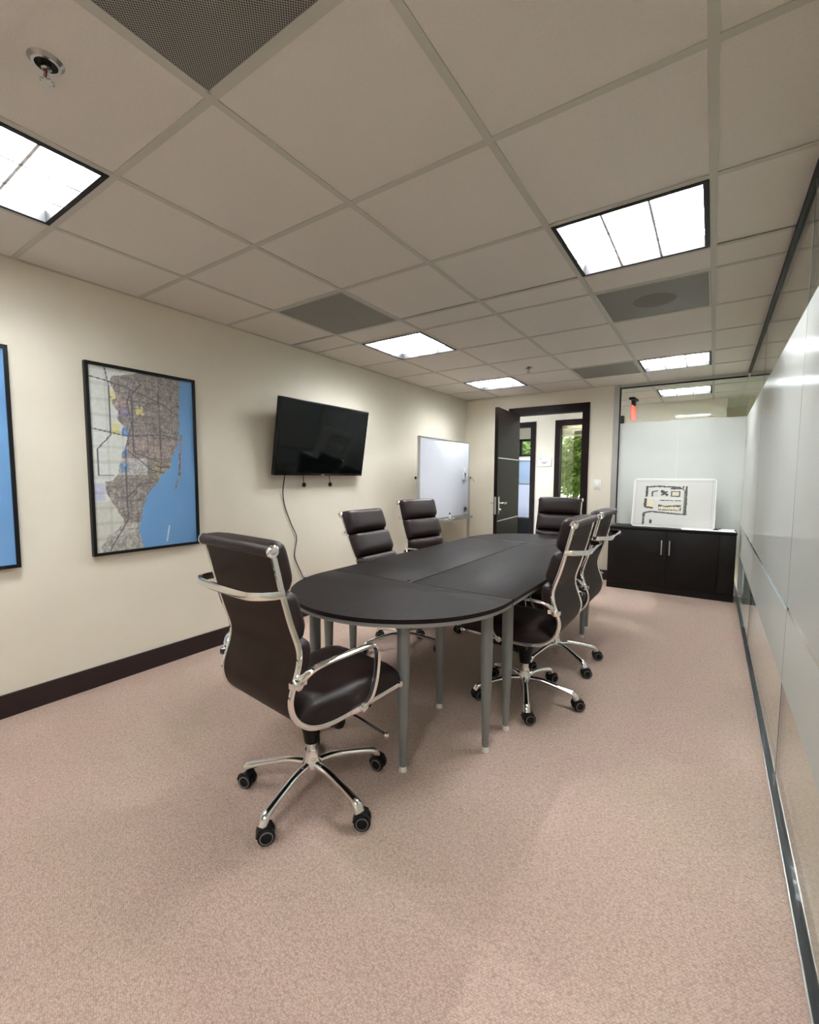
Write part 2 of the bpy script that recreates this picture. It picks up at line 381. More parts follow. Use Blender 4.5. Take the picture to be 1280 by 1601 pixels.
def sprinkler(x, y, label):
    t = thing('fire_sprinkler', label, 'sprinkler', (x, y, ZC + 0.003), group='ceiling fire sprinklers')
    lathe('escutcheon', [(0.024, -0.001), (0.026, -0.009), (0.033, -0.009), (0.041, 0.0), (0.024, 0.0)], M['dark_chrome'], t)
    lathe('recess_cup', [(0.024, -0.0012), (0.012, -0.0014)], M['black'], t)
    lathe('body', [(0.012, 0.0), (0.012, -0.018), (0.008, -0.022)], M['dark_chrome'], t, seg=12)
    for s in (-1, 1):
        sweep('frame_arm', smooth_path([(s * 0.009, 0, -0.018), (s * 0.016, 0, -0.03), (s * 0.006, 0, -0.048)], 4), (0, 1, 0), 0.006, 0.004, M['dark_chrome'], t, seg=6)
    lathe('bulb', [(0.002, -0.044), (0.003, -0.035), (0.002, -0.022)], mat('dark_red_bulb', lin(110, 30, 30), 0.2), t, seg=8)
    bm = bmesh.new(); pts = []
    for k in range(32):
        a = 2 * PI * k / 32; r_ = 0.017 if k % 4 < 2 else 0.0125
        pts.append((r_ * math.cos(a), r_ * math.sin(a)))
    prism('deflector', pts, -0.052, -0.049, M['dark_chrome'], t)
sprinkler(1.487, 0.52, 'chrome ceiling sprinkler near the upper left corner of the picture')
sprinkler(1.423, 4.488, 'small dark ceiling sprinkler far back between the two rows of lights')

# glass wall on the right
wr = struct(boxes('wall_right', [(XG - 0.004, XG + 0.022, YF, YB, ZC - 0.014, ZC + 0.14)], M['black']), 'black header channel of the glass wall')
boxes('base_track', [(XG - 0.004, XG + 0.008, YF, YB, 0, 0.02), (XG + 0.008, XG + 0.018, YF, YB, 0, 0.0199)], M['black'], wr)
box('track_edge', XG - 0.0075, XG - 0.004, YF, YB, 0, 0.012, M['steel'], wr)
GJ = [YF, 0.45, 2.25, 4.05, YB]
for a, b in zip(GJ, GJ[1:]):
    box('glass_pane', XG + 0.008, XG + 0.018, a + 0.0025, b - 0.0025, 0.02, ZC - 0.014, M['clear'], wr)
    for z0, z1 in ((0.46, 0.748), (0.768, 1.908)):
        sheet_x('frosted_film', XG + 0.0072, a + 0.004, b - 0.004, z0, z1, M['film'], wr)
    if b < YB: box('glass_joint', XG + 0.007, XG + 0.019, b - 0.0025, b + 0.0025, 0.03, ZC - 0.014, M['ring'], wr)

# glass partition in the back wall
wb_ = struct(boxes('window_1', [(1.985, 2.045, YB - 0.004, YB + 0.104, 0, ZC)], M['alu']), 'silver post of the back glass partition')
boxes('head_rail', [(2.045, XG, YB + 0.02, YB + 0.07, ZC - 0.03, ZC + 0.002)], M['alu'], wb_)
boxes('gasket', [(2.045, 2.057, YB + 0.025, YB + 0.06, 0.0, ZC - 0.03), (2.045, XG, YB + 0.025, YB + 0.06, ZC - 0.042, ZC - 0.03)], M['black'], wb_)
for a, b in ((2.057, 2.662), (2.666, XG + 0.008)):
    box('glass_pane', a, b, YB + 0.036, YB + 0.046, 0.0, ZC - 0.042, M['clear'], wb_)
    sheet_y('frosted_film', YB + 0.0352, a, b, 0.46, 1.915, M['film'], wb_)

# corridor behind the door and the outer passage along the glass wall
struct(box('floor.001', -1.6, XG + 0.02, YB + 0.05, YE + 0.6, -0.05, -0.002, M['carpet_dark']))
fl = struct(box('floor.002', XG + 0.02, XO, YF, YE, -0.05, -0.004, M['stone']))
bm = bmesh.new(); bx(bm, 0, 0.598, 0, 0.598, 0, 0.003); stone_me = mesh_from(bm, 'stone_tile')
for i in range(4):
    for j in range(16):
        x, y = XG + 0.04 + i * 0.602, -0.0 + j * 0.602
        if x + 0.6 > XO or y + 0.6 > YE: continue
        link('floor_tile', stone_me, M['stone'], fl, (x, y, -0.004))
struct(box('wall_outer', XO, XO + 0.1, YF - 0.1, YE, 0, 2.5, M['wall']))
c2_ = struct(boxes('ceiling.001', [(-1.6, XG + 0.06, YB + 0.1, YE + 0.6, ZC + 0.11, ZC + 0.125), (XG + 0.06, XO, YF, YE + 0.6, ZC + 0.11, ZC + 0.125)], M['tile']))
ROWS2 = [YB + 0.1, 6.5, 7.11, YK]
CX2 = CX[:-1] + [3.577]
for x in (1.137, 1.747, 2.357, 2.967):
    box('grid_bar', x - 0.013, x + 0.013, YB + 0.1, YK, ZC, ZC + 0.003, M['bar'], c2_)
for y in ROWS2[1:-1]:
    box('cross_bar', 0, XG + 0.3, y - 0.013, y + 0.013, ZC + 0.0003, ZC + 0.003, M['bar'], c2_)
for r in range(3):
    for c in range(6):
        if (c, r) in ((4, 1), (1, 0), (2, 1)): continue
        z = ZC + 0.003
        box('ceiling_tile', CX2[c] + 0.005, CX2[c + 1] - 0.005, ROWS2[r] + 0.005, ROWS2[r + 1] - 0.005, z, z + 0.012, M['tile'], c2_)
bar_x = [3.577, 4.187, 4.797]
for x in bar_x: box('grid_bar', x - 0.013, x + 0.013, YF, YB, ZC, ZC + 0.003, M['bar'], c2_)
for y in RY[1:-1]: box('cross_bar', XG + 0.06, XO, y - 0.013, y + 0.013, ZC + 0.0003, ZC + 0.003, M['bar'], c2_)
xs = [XG + 0.04] + bar_x + [XO]
OUT_L = [(1, 2), (1, 7), (2, 12)]  # passage lamps, added out of view to brighten the frosted film
for c in range(4):
    for r in range(13):
        if (c, r) in OUT_L: continue
        box('ceiling_tile', xs[c] + 0.005, xs[c + 1] - 0.005, RY[r] + 0.005, RY[r + 1] - 0.005, ZC + 0.003, ZC + 0.015, M['tile'], c2_)
for (c, r), l in zip(OUT_L, ['ceiling light in the passage behind the near glass pane', 'ceiling light in the passage behind the middle glass pane', 'ceiling light in the passage behind the last glass pane']):
    troffer(l, xs[c], xs[c + 1], RY[r], RY[r + 1])
troffer('corridor ceiling light hidden above the notice', CX[1], CX[2], ROWS2[0], ROWS2[1])  # added lamp out of view, lifts the corridor wall
troffer('recessed ceiling light in the corridor seen through the back glass partition', CX[4], CX[5], ROWS2[1], ROWS2[2])
troffer('recessed corridor ceiling light hidden above the doorway', CX[2], CX[3], ROWS2[1], ROWS2[2])  # added lamp out of view, fills the corridor past the door

# corridor wall with two glazed openings (left: office, right: room with blinds)
LW = (-0.62, 0.375); RW = (0.875, 1.75); ZW = 2.13
struct(boxes('wall_corridor', [(LW[1] + 0.02, RW[0] - 0.02, YK, YK + 0.1, 0, ZC + 0.11), (RW[1] + 0.02, 3.13, YK, YK + 0.1, 0, ZC + 0.11), (-1.6, LW[0] - 0.02, YK, YK + 0.1, 0, ZC + 0.11),
                               (LW[0] - 0.02, LW[1] + 0.02, YK, YK + 0.1, ZW + 0.02, ZC + 0.11), (RW[0] - 0.02, RW[1] + 0.02, YK, YK + 0.1, ZW + 0.02, ZC + 0.11),
                               (3.03, 3.13, YK + 0.1, YE, 0, ZC + 0.11)], M['wall']))
we = struct(boxes('wall_passage_end', [(3.03, XO + 0.1, YE, YE + 0.1, 1.95, 2.5), (3.03, 3.42, YE, YE + 0.1, 0, 1.95), (5.1, XO + 0.1, YE, YE + 0.1, 0, 1.95), (3.42, 5.1, YE, YE + 0.1, 0, 0.1)], M['wall']))
w6 = struct(boxes('window_6', [(3.42, 3.46, YE + 0.02, YE + 0.06, 0.1, 1.95), (5.06, 5.1, YE + 0.02, YE + 0.06, 0.1, 1.95), (4.24, 4.28, YE + 0.02, YE + 0.06, 0.1, 1.95), (3.46, 5.06, YE + 0.02, YE + 0.06, 0.1, 0.14), (3.46, 5.06, YE + 0.02, YE + 0.06, 1.91, 1.95)], M['alu']), 'silver frame of the window at the end of the passage')
struct(box('wall_corridor_end', -1.7, -1.6, YB, YE + 0.6, 0, 2.5, M['wall']))
def opening(name, a, b, z1, y0, y1, lab):
    o = struct(boxes(name, [(a - 0.085, a, y0 - 0.02, y1 + 0.02, 0, z1 + 0.085), (b, b + 0.085, y0 - 0.02, y1 + 0.02, 0, z1 + 0.085), (a, b, y0 - 0.02, y1 + 0.02, z1, z1 + 0.085)], M['dark_wood']), lab)
    return o
o = opening('window_2', *LW, ZW, YK, YK + 0.1, 'dark frame of the glazed office opening across the corridor')
o = opening('window_3', *RW, ZW, YK, YK + 0.1, 'dark frame of the glazed opening with raised blinds')
box('glass_pane', RW[0], RW[1], YK + 0.04, YK + 0.05, 0.0, ZW, glass_mat('tinted_glass', (0.86, 0.86, 0.72, 1), 0.06), o)

# door frame and open leaf
dr = struct(boxes('door_1', [(DX0 - 0.11, DX0, YB - 0.018, YB + 0.118, 0, DZ + 0.1), (DX1, DX1 + 0.085, YB - 0.018, YB + 0.118, 0, DZ + 0.1), (DX0, DX1, YB - 0.018, YB + 0.118, DZ, DZ + 0.1)], M['dark_wood']), 'dark wood door frame')
hinge = Vector((DX0 + 0.005, YB - 0.02, 0)); tip = Vector((0.842, 5.02, 0)); ddir = (tip - hinge).normalized(); ln = (tip - hinge).length
leaf = box('door_leaf', 0, ln, 0, 0.042, 0.012, DZ - 0.005, M['dark_wood'], dr)
leaf.location = hinge; leaf.rotation_euler = (0, 0, math.atan2(ddir.y, ddir.x))
for z in (1.496, 0.736): box('inlay_strip', 0.02, ln - 0.02, 0.0415, 0.0432, z - 0.006, z + 0.006, M['steel'], leaf)
box('lock_plate', ln - 0.075, ln - 0.035, 0.042, 0.049, 0.82, 1.03, M['steel'], leaf, bevel=0.003)
box('lock_plate', ln - 0.075, ln - 0.035, -0.007, 0.0, 0.82, 1.03, M['steel'], leaf, bevel=0.003)
for s, yb in ((1, 0.049), (-1, -0.007)):
    sweep('lever_handle', smooth_path([(ln - 0.055, yb, 0.955), (ln - 0.055, yb + s * 0.05, 0.955), (ln - 0.075, yb + s * 0.058, 0.956), (ln - 0.12, yb + s * 0.058, 0.945), (ln - 0.17, yb + s * 0.056, 0.957)], 5), (0, 0, 1), 0.018, 0.015, M['steel'], leaf)
lathe('thumb_turn', [(0.012, 0.049), (0.012, 0.07), (0.008, 0.075)], M['steel'], leaf, c=(ln - 0.055, 0, 0.875), axis='Y', seg=14)
box('latch_face', ln, ln + 0.002, 0.009, 0.033, 0.82, 1.03, M['steel'], leaf)

# light switch
sw = thing('light_switch', 'white rocker light switch on the wall right of the door', 'light switch', (1.828, YB, 1.178))
box('plate', -0.041, 0.041, -0.006, 0, -0.062, 0.062, M['white'], sw, bevel=0.003)
box('rocker', -0.016, 0.016, -0.01, -0.006, -0.033, 0.033, M['paper'], sw, bevel=0.002)

# ------------------------------------------------------------------ tables
XM, Y0, Y1, ZT, HW = 1.705, 1.96, 3.752, 0.702, 0.573
def table_leg(t, x, y):
    l = lathe('leg', [(0.027, 0.665), (0.027, 0.42), (0.0165, 0.07), (0.0165, 0.045)], M['leg'], t, c=(x, y, 0), seg=20)
    lathe('collar', [(0.0172, 0.05), (0.0172, 0.045), (0.015, 0.026), (0.015, 0.024)], M['leg'], l, c=(x, y, 0), seg=20)
    lathe('glide', [(0.008, 0.028), (0.014, 0.02), (0.019, 0.005), (0.019, 0.0)], M['glide'], l, c=(x, y, 0), seg=20)
def table(name, label, pts, inner, legs):
    t = thing(name, label, 'table', (0, 0, 0), group='four joined conference tables')
    prism('tabletop', pts, ZT - 0.018, ZT, M['veneer'], t, bevel=0.002)
    prism('edge_band', inner, ZT - 0.036, ZT - 0.0185, M['edge'], t)
    for x, y in legs: table_leg(t, x, y)
    return t
g = 0.003
def half(sgn, ys, ins=0.0):
    st = 0.07; r = HW - ins; P = [(XM + HW - ins, ys + sgn * (g + ins))]
    for k in range(41):
        a = PI * k / 40; P.append((XM + r * math.cos(a), ys + sgn * (st + (HW - ins) * math.sin(a))))
    P.append((XM - HW + ins, ys + sgn * (g + ins)))
    return P
i_ = 0.006
table('half_round_table', 'near half-round dark table end on grey tapered legs', half(-1, Y0), half(-1, Y0, i_), [(1.967, 1.511), (2.2, 1.842), (1.443, 1.511), (1.21, 1.842)])
table('half_round_table', 'far half-round dark table end in front of the open door', half(1, Y1), half(1, Y1, i_), [(1.967, 4.2), (2.19, 3.868), (1.443, 4.2), (1.22, 3.868)])
for a, b, lab in ((XM - HW, XM - g, 'long rectangular dark table on the television side'), (XM + g, XM + HW, 'long rectangular dark table on the glass wall side')):
    y0, y1 = Y0 + g, Y1 - g
    table('rectangular_table', lab, [(a, y0), (b, y0), (b, y1), (a, y1)], [(a + i_, y0 + i_), (b - i_, y0 + i_), (b - i_, y1 - i_), (a + i_, y1 - i_)],
          [(x, y) for x in ((2.21, 1.826) if a > XM else (1.2, 1.584)) for y in (2.064, 3.645)])
lathe('cable_grommet', [(0.011, ZT + 0.0), (0.011, ZT + 0.004), (0.006, ZT + 0.006)], M['black'], c=(XM - 0.035, Y0 + 0.03, 0), seg=16)
tag(bpy.data.objects['cable_grommet'], 'tiny black button where three tabletops meet', 'grommet')

# ------------------------------------------------------------------ chairs
PROF = [(-0.300, 1.035), (-0.286, 0.98), (-0.266, 0.895), (-0.239, 0.797), (-0.208, 0.70), (-0.212, 0.64), (-0.238, 0.565), (-0.243, 0.52),
        (-0.222, 0.465), (-0.162, 0.417), (-0.065, 0.397), (0.09, 0.400), (0.285, 0.408)]
PATH = [Vector((0, y, z)) for y, z in PROF]
FINE = smooth_path(PATH, 10)
def arclen(P):
    s = [0.0]
    for a, b in zip(P, P[1:]): s.append(s[-1] + (b - a).length)
    return s
SL = arclen(FINE)
def at_s(s):
    if s < 0 or s > SL[-1]:
        i, j, e = (0, 3, s) if s < 0 else (-1, -4, s - SL[-1])
        t = (FINE[3] - FINE[0]).normalized() if s < 0 else (FINE[-1] - FINE[-4]).normalized()
        return FINE[i] + t * e, Vector((0, -t.z, t.y))
    for i in range(len(SL) - 1):
        if s <= SL[i + 1]:
            k = (s - SL[i]) / (SL[i + 1] - SL[i]); p = FINE[i].lerp(FINE[i + 1], k)
            a = FINE[max(i - 1, 0)]; b = FINE[min(i + 2, len(FINE) - 1)]; t = (b - a).normalized(); break
    n = Vector((0, -t.z, t.y))          # towards the sitter (front / up)
    return p, n
def s_at_z(z):
    for i, p in enumerate(FINE):
        if p.z <= z: return SL[i]
def pad_mesh(name, s0, s1, hw, T, nu=12, nv=12, back=0.004, pv=6, pu=10):
    bm = bmesh.new(); fr = []; bk = []
    for j in range(nv + 1):
        v = -math.cos(PI * j / nv); p, n = at_s(s0 + (s1 - s0) * (v + 1) / 2); rf = []; rb = []
        for i in range(nu + 1):
            u = -math.cos(PI * i / nu)
            t = T * (max(0, (1 - abs(u) ** pu)) * max(0, (1 - abs(v) ** pv))) ** 0.5
            shr = 1 - 0.06 * abs(v) ** 8
            rf.append(bm.verts.new(p + Vector((u * hw * shr, 0, 0)) + n * (back + 0.001 + t)))
            rb.append(bm.verts.new(p + Vector((u * hw * shr, 0, 0)) + n * (back - 0.003)))
        fr.append(rf); bk.append(rb)
    for j in range(nv):
        for i in range(nu):
            bm.faces.new((fr[j][i], fr[j][i + 1], fr[j + 1][i + 1], fr[j + 1][i]))
            bm.faces.new((bk[j][i], bk[j + 1][i], bk[j + 1][i + 1], bk[j][i + 1]))
    for j in range(nv):
        bm.faces.new((fr[j][0], fr[j + 1][0], bk[j + 1][0], bk[j][0])); bm.faces.new((fr[j][nu], bk[j][nu], bk[j + 1][nu], fr[j + 1][nu]))
    for i in range(nu):
        bm.faces.new((fr[0][i], bk[0][i], bk[0][i + 1], fr[0][i + 1])); bm.faces.new((fr[nv][i], fr[nv][i + 1], bk[nv][i + 1], bk[nv][i]))
    return mesh_from(bm, name, True, 60)
def sweep_me(name, path, side, w, h, seg=8, scale=None, round_=True):
    bm = bmesh.new(); sweep_bm(bm, path, side, w, h, seg, scale, round_); return mesh_from(bm, name, True, 45)
def lathe_me(name, prof, c=(0, 0, 0), axis='Z', seg=20, cap=True):
    bm = bmesh.new(); lathe_bm(bm, prof, c, axis, seg, cap); return mesh_from(bm, name, True, 35)

RX = 0.215
CH = {}
rail = [at_s(SL[-1] * k / 70)[0] for k in range(71)]
for s, nm in ((1, 'rail_r'), (-1, 'rail_l')):
    CH[nm] = sweep_me('side_rail', [p + Vector((s * RX, 0, 0)) for p in rail], (1, 0, 0), 0.012, 0.018, 8, round_=False)
CH['sheet'] = None
bm = bmesh.new(); rows = []
for k in range(61):
    p, n = at_s(0.01 + (SL[-1] - 0.02) * k / 60)
    rows.append([bm.verts.new(p + Vector((x, 0, 0)) + n * d) for d in (-0.003, 0.003) for x in (-RX + 0.004, RX - 0.004)])
for a, b in zip(rows, rows[1:]):
    bm.faces.new((a[0], a[1], b[1], b[0])); bm.faces.new((a[2], b[2], b[3], a[3])); bm.faces.new((a[0], b[0], b[2], a[2])); bm.faces.new((a[1], a[3], b[3], b[1]))
bm.faces.new(rows[0]); bm.faces.new(rows[-1]); CH['sheet'] = mesh_from(bm, 'sling_panel', True, 50)
S1, S2, S3 = s_at_z(0.893), s_at_z(0.722), s_at_z(0.56)
CH['pad1'] = pad_mesh('back_pad', -0.022, S1 - 0.001, RX - 0.001, 0.066, pv=6, pu=10, back=0.008)
CH['pad2'] = pad_mesh('back_pad', S1 + 0.001, S2 - 0.001, RX - 0.001, 0.066, pv=6, pu=10, back=0.008)
CH['pad3'] = pad_mesh('back_pad', S2 + 0.001, S3, RX - 0.001, 0.066, pv=6, pu=10, back=0.008)
CH['seat'] = pad_mesh('seat_pad', s_at_z(0.45), SL[-1] + 0.032, RX - 0.002, 0.082, pv=8, pu=10, back=0.008)
# rounded front roll of the seat reaches a little past the rails
CH['roll'] = lathe_me('top_roll', [(0.0195, -RX - 0.002), (0.0195, RX + 0.002)], c=(0, -0.302, 1.037), axis='X', seg=18)
for s, nm in ((1, 'cap_r'), (-1, 'cap_l')):
    CH[nm] = lathe_me('end_cap', [(0.0205, s * (RX + 0.002)), (0.0205, s * (RX + 0.010)), (0.016, s * (RX + 0.013)), (0.010, s * (RX + 0.011)), (0.004, s * (RX + 0.013))], c=(0, -0.302, 1.037), axis='X', seg=20)
    CH['f' + nm] = lathe_me('front_cap', [(0.013, s * (RX - 0.01)), (0.013, s * (RX + 0.010)), (0.008, s * (RX + 0.013))], c=(0, 0.287, 0.409), axis='X', seg=16)
CH['front_bar'] = lathe_me('front_bar', [(0.009, -RX), (0.009, RX)], c=(0, 0.287, 0.409), axis='X', seg=12)
# grab handle behind the back
hp = []
H0 = [(RX + 0.002, -0.262, 0.898), (RX - 0.002, -0.30, 0.899), (RX - 0.03, -0.338, 0.90), (RX - 0.075, -0.356, 0.90), (0, -0.36, 0.90)]
H_ = H0 + [(-x, y, z) for x, y, z in reversed(H0[:-1])]
CH['handle'] = sweep_me('grab_handle', smooth_path(H_, 6), (0, 0, 1), 0.026, 0.011, 8, round_=False)
# arms
for s, nm in ((1, 'arm_r'), (-1, 'arm_l')):
    P = [(RX + 0.004, -0.222, 0.600), (RX + 0.03, -0.215, 0.618), (RX + 0.046, -0.19, 0.642), (RX + 0.05, -0.14, 0.65), (RX + 0.05, -0.04, 0.651), (RX + 0.05, 0.07, 0.647), (RX + 0.05, 0.098, 0.632),
         (RX + 0.05, 0.106, 0.60), (RX + 0.047, 0.100, 0.52), (RX + 0.035, 0.088, 0.45), (RX + 0.012, 0.072, 0.408)]
    pp = smooth_path([(s * x, y, z) for x, y, z in P], 5)
    CH[nm] = sweep_me('armrest', pp, [Vector((1, 0, 0.0001))] * len(pp), 0.026, 0.012, 10, round_=False)
    for q, yy, zz, y0, y1 in (('_b', -0.226, 0.595, -0.25, -0.19), ('_f', 0.066, 0.404, 0.01, 0.082)):
        bm = bmesh.new()
        lathe_bm(bm, [(0.011, s * (RX + 0.004)), (0.017, s * (RX + 0.012)), (0.017, s * (RX + 0.026)), (0.01, s * (RX + 0.03))], c=(0, yy, zz), axis='X', seg=14)
        bx(bm, min(s * RX, s * (RX + 0.016)), max(s * RX, s * (RX + 0.016)), y0, y1, zz - 0.01, zz + 0.01)
        CH[nm + q] = mesh_from(bm, 'arm_bracket', True, 35)
# under-seat mechanism
bm = bmesh.new()
v = bx(bm, -0.07, 0.07, -0.03, 0.2, 0.3, 0.388); bmesh.ops.bevel(bm, geom=bm.edges[:], offset=0.012, segments=2, affect='EDGES', profile=0.5)
lathe_bm(bm, [(0.062, 0.335), (0.05, 0.30), (0.034, 0.25), (0.030, 0.215), (0.028, 0.21)], seg=20)
bx(bm, -RX + 0.004, RX - 0.004, 0.10, 0.125, 0.375, 0.393); bx(bm, -RX + 0.004, RX - 0.004, -0.07, -0.045, 0.375, 0.393)
CH['mech'] = mesh_from(bm, 'tilt_mechanism', True, 35)
CH['knob'] = lathe_me('tension_knob', [(0.022, 0.33), (0.026, 0.30), (0.027, 0.262), (0.02, 0.245)], c=(0.05, 0.10, 0), seg=18)
CH['lever'] = sweep_me('height_lever', [(0.06, 0.07, 0.352), (0.15, 0.11, 0.318), (0.262, 0.15, 0.272)], (0, 0, 1), 0.009, 0.009, 8)
CH['lever_ball'] = lathe_me('lever_ball', [(0.003, -0.012), (0.009, -0.009), (0.012, 0.0), (0.009, 0.009), (0.003, 0.012)], c=(0.268, 0.152, 0.269), seg=14)
CH['column'] = lathe_me('gas_column', [(0.021, 0.10), (0.021, 0.235)], seg=20)
# five-star base
CH['hub'] = lathe_me('base_hub', [(0.019, 0.05), (0.023, 0.075), (0.038, 0.1), (0.039, 0.13), (0.029, 0.15), (0.0265, 0.18)], seg=24)
lp = smooth_path([(0.022, 0, 0.122), (0.09, 0, 0.125), (0.165, 0, 0.112), (0.23, 0, 0.097), (0.27, 0, 0.084), (0.286, 0, 0.06)], 5)
CH['leg'] = sweep_me('base_leg', lp, (0, 1, 0), 0.034, 0.028, 10, scale=[1.1 - 0.22 * math.sin(PI * min(1, k / (0.75 * (len(lp) - 1)))) + 0.12 * max(0, k / (len(lp) - 1) - 0.7) / 0.3 for k in range(len(lp))])
bm = bmesh.new()
K = 1.17
for s in (-1, 1): lathe_bm(bm, [(r_ * K, s * h_ * K) for r_, h_ in [(0.010, 0.003), (0.021, 0.003), (0.0255, 0.006), (0.0265, 0.013), (0.0255, 0.019), (0.021, 0.022), (0.015, 0.0205), (0.0, 0.0205)]], c=(0.012, 0, 0.0265 * K), axis='Y', seg=22, cap=False)
lathe_bm(bm, [(0.007, 0.02), (0.007, 0.068)], seg=10)
sweep_bm(bm, smooth_path([(-0.02, 0, 0.034), (-0.012, 0, 0.056), (0.008, 0, 0.064), (0.032, 0, 0.056)], 4), (0, 1, 0), 0.046, 0.006, 8, round_=False)
CH['caster'] = mesh_from(bm, 'caster', True, 40)
for s, nm in ((1, 'ring_a'), (-1, 'ring_b')):
    CH[nm] = lathe_me('wheel_ring', [(r_ * K, s * h_ * K) for r_, h_ in [(0.0165, 0.0208), (0.017, 0.0232), (0.0195, 0.0228), (0.020, 0.0208), (0.0165, 0.0208)]], c=(0.012, 0, 0.0265 * K), axis='Y', seg=22, cap=False)

def chair(label, x, y, face_deg, base_deg, recline=0.0, lift=0.0, sw=None):
    """face_deg: clockwise from +Y; base_deg: world angle of the first base leg"""
    rz = -math.radians(face_deg)
    t = thing('office_chair', label, 'chair', (x, y, 0), rz, 'brown leather chairs around the conference table')
    ph = math.radians(recline); pv = Vector((0, 0, 0.40)); R = Matrix.Rotation(ph, 3, 'X'); off = pv - R @ pv + Vector((0, 0, lift))
    def add(n, m, name=None, par=None, upper=True):
        o = link(name or CH[n].name.split('.')[0], CH[n], M[m], par or t)
        if upper and par is None:
            o.location = off; o.rotation_euler = (ph, 0, 0)
        return o
    for n in ('rail_r', 'rail_l'): add(n, 'chrome', 'side_rail')
    add('sheet', 'leather_back', 'sling_panel')
    for n in ('pad1', 'pad2', 'pad3'): add(n, 'leather', 'back_pad')
    add('seat', 'leather', 'seat_pad')
    r = add('roll', 'leather', 'top_roll')
    for n in ('cap_r', 'cap_l'): add(n, 'chrome', 'end_cap', r)
    fb = add('front_bar', 'chrome', 'front_bar')
    for n in ('fcap_r', 'fcap_l'): add(n, 'chrome', 'front_cap', fb)
    add('handle', 'chrome', 'grab_handle')
    for n in ('arm_r', 'arm_l'):
        a = add(n, 'chrome', 'armrest'); add(n + '_b', 'chrome', 'arm_bracket', a); add(n + '_f', 'chrome', 'arm_bracket', a)
    for n, m in (('mech', 'rubber'), ('knob', 'rubber'), ('lever', 'rubber')):
        o = add(n, m, upper=False); o.location = (0, 0, lift)
        if n == 'lever': add('lever_ball', 'chrome', 'lever_ball', o)
    o = add('column', 'chrome', 'gas_column', upper=False); o.location = (0, 0, lift)
    add('hub', 'chrome', 'base_hub', upper=False)
    for k in range(5):
        a = math.radians(base_deg + 72 * k) - rz
        l = add('leg', 'chrome', 'base_leg', upper=False); l.rotation_euler = (0, 0, a)
        c = add('caster', 'rubber', 'caster', upper=False); c.location = (0.284 * math.cos(a), 0.284 * math.sin(a), 0)
        w = sw[k] if sw else random.uniform(0, 360)
        c.rotation_euler = (0, 0, math.radians(w) - rz)
        add('ring_a', 'ring', 'wheel_ring', c); add('ring_b', 'ring', 'wheel_ring', c)
    return t
chair('brown leather office chair nearest the camera, back turned to us at the rounded table end', 1.735, 1.204, 6, -80, sw=[53, 35, 10, 120, 20])
chair('nearer of the two brown leather office chairs on the glass wall side', 2.173, 2.436, -90, -68, sw=[40, 40, 60, 200, 60])
chair('brown leather office chair on the glass wall side, half hidden behind the nearer one', 2.168, 3.07, -90, -36, sw=[30, 30, 100, 0, 60])
chair('brown leather office chair below the television, nearer of the two on the wall side', 1.18, 2.62, 90, 20, recline=8)
chair('brown leather office chair in front of the whiteboard', 1.12, 3.33, 100, 40, recline=3, lift=0.02)
chair('brown leather office chair at the far table end facing us before the doorway', 1.71, 4.43, 180, 10)

# ------------------------------------------------------------------ left wall: maps, television
def color_grid(name, w, h, nx, ny, fn, m):
    """flat print: a sheet whose printed colours are stored per vertex; local x across, z up"""
    me = bpy.data.meshes.new(name)
    V = [(w * i / nx, 0, h * j / ny) for j in range(ny + 1) for i in range(nx + 1)]
    Fc = [(j * (nx + 1) + i, j * (nx + 1) + i + 1, (j + 1) * (nx + 1) + i + 1, (j + 1) * (nx + 1) + i) for j in range(ny) for i in range(nx)]
    me.from_pydata(V, [], Fc)
    ca = me.color_attributes.new('print', 'FLOAT_COLOR', 'POINT')
    buf = []
    for j in range(ny + 1):
        for i in range(nx + 1): buf.extend(fn(i / nx, 1 - j / ny))
    ca.data.foreach_set('color', buf)
    me.materials.append(m); return me
def print_mat(name, rough):
    m = bpy.data.materials.new(name); m.use_nodes = True; nt = m.node_tree; b = nt.nodes['Principled BSDF']
    a = nt.nodes.new('ShaderNodeVertexColor'); a.layer_name = 'print'; nt.links.new(a.outputs['Color'], b.inputs['Base Color']); b.inputs['Roughness'].default_value = rough
    return m
M['map'] = print_mat('printed_map', 0.35); M['plan'] = print_mat('printed_plan', 0.4)
def interp(t, P):
    for (a, u), (b, v_) in zip(P, P[1:]):
        if t <= b: return u + (v_ - u) * (t - a) / (b - a) if b > a else v_
    return P[-1][1]
def hsh(i, j):
    n = (i * 374761393 + j * 668265263) & 0xffffffff; n = ((n ^ (n >> 13)) * 1274126177) & 0xffffffff
    return ((n ^ (n >> 16)) & 0xffff) / 65535
def vnoise(x, y):
    i, j = math.floor(x), math.floor(y); fx, fy = x - i, y - j
    a = hsh(i, j) * (1 - fx) + hsh(i + 1, j) * fx; b = hsh(i, j + 1) * (1 - fx) + hsh(i + 1, j + 1) * fx
    return a * (1 - fy) + b * fy
def seg_d(u, v_, P):
    d = 9
    for (a, b), (c, e) in zip(P, P[1:]):
        dx, dy = (c - a) * 0.62, e - b; L2 = dx * dx + dy * dy or 1e-9
        k = max(0, min(1, ((u - a) * 0.62 * dx + (v_ - b) * dy) / L2)); d = min(d, math.hypot((u - a) * 0.62 - k * dx, v_ - b - k * dy))
    return d
WATER = (118, 166, 214)
COAST = [(0, .865), (.25, .84), (.36, .83), (.42, .80), (.47, .755), (.53, .73), (.58, .63), (.63, .58), (.68, .50), (.75, .45), (.82, .42), (.88, .385), (.93, .40), (1, .425)]
WEST = [(0, .46), (.045, .20), (.16, .20), (.2, .22), (.3, .27), (.38, .30), (.47, .27), (.56, .22), (.62, .13), (.68, .12), (.75, .17), (.82, .27), (.88, .2), (.93, .10), (1, .02)]
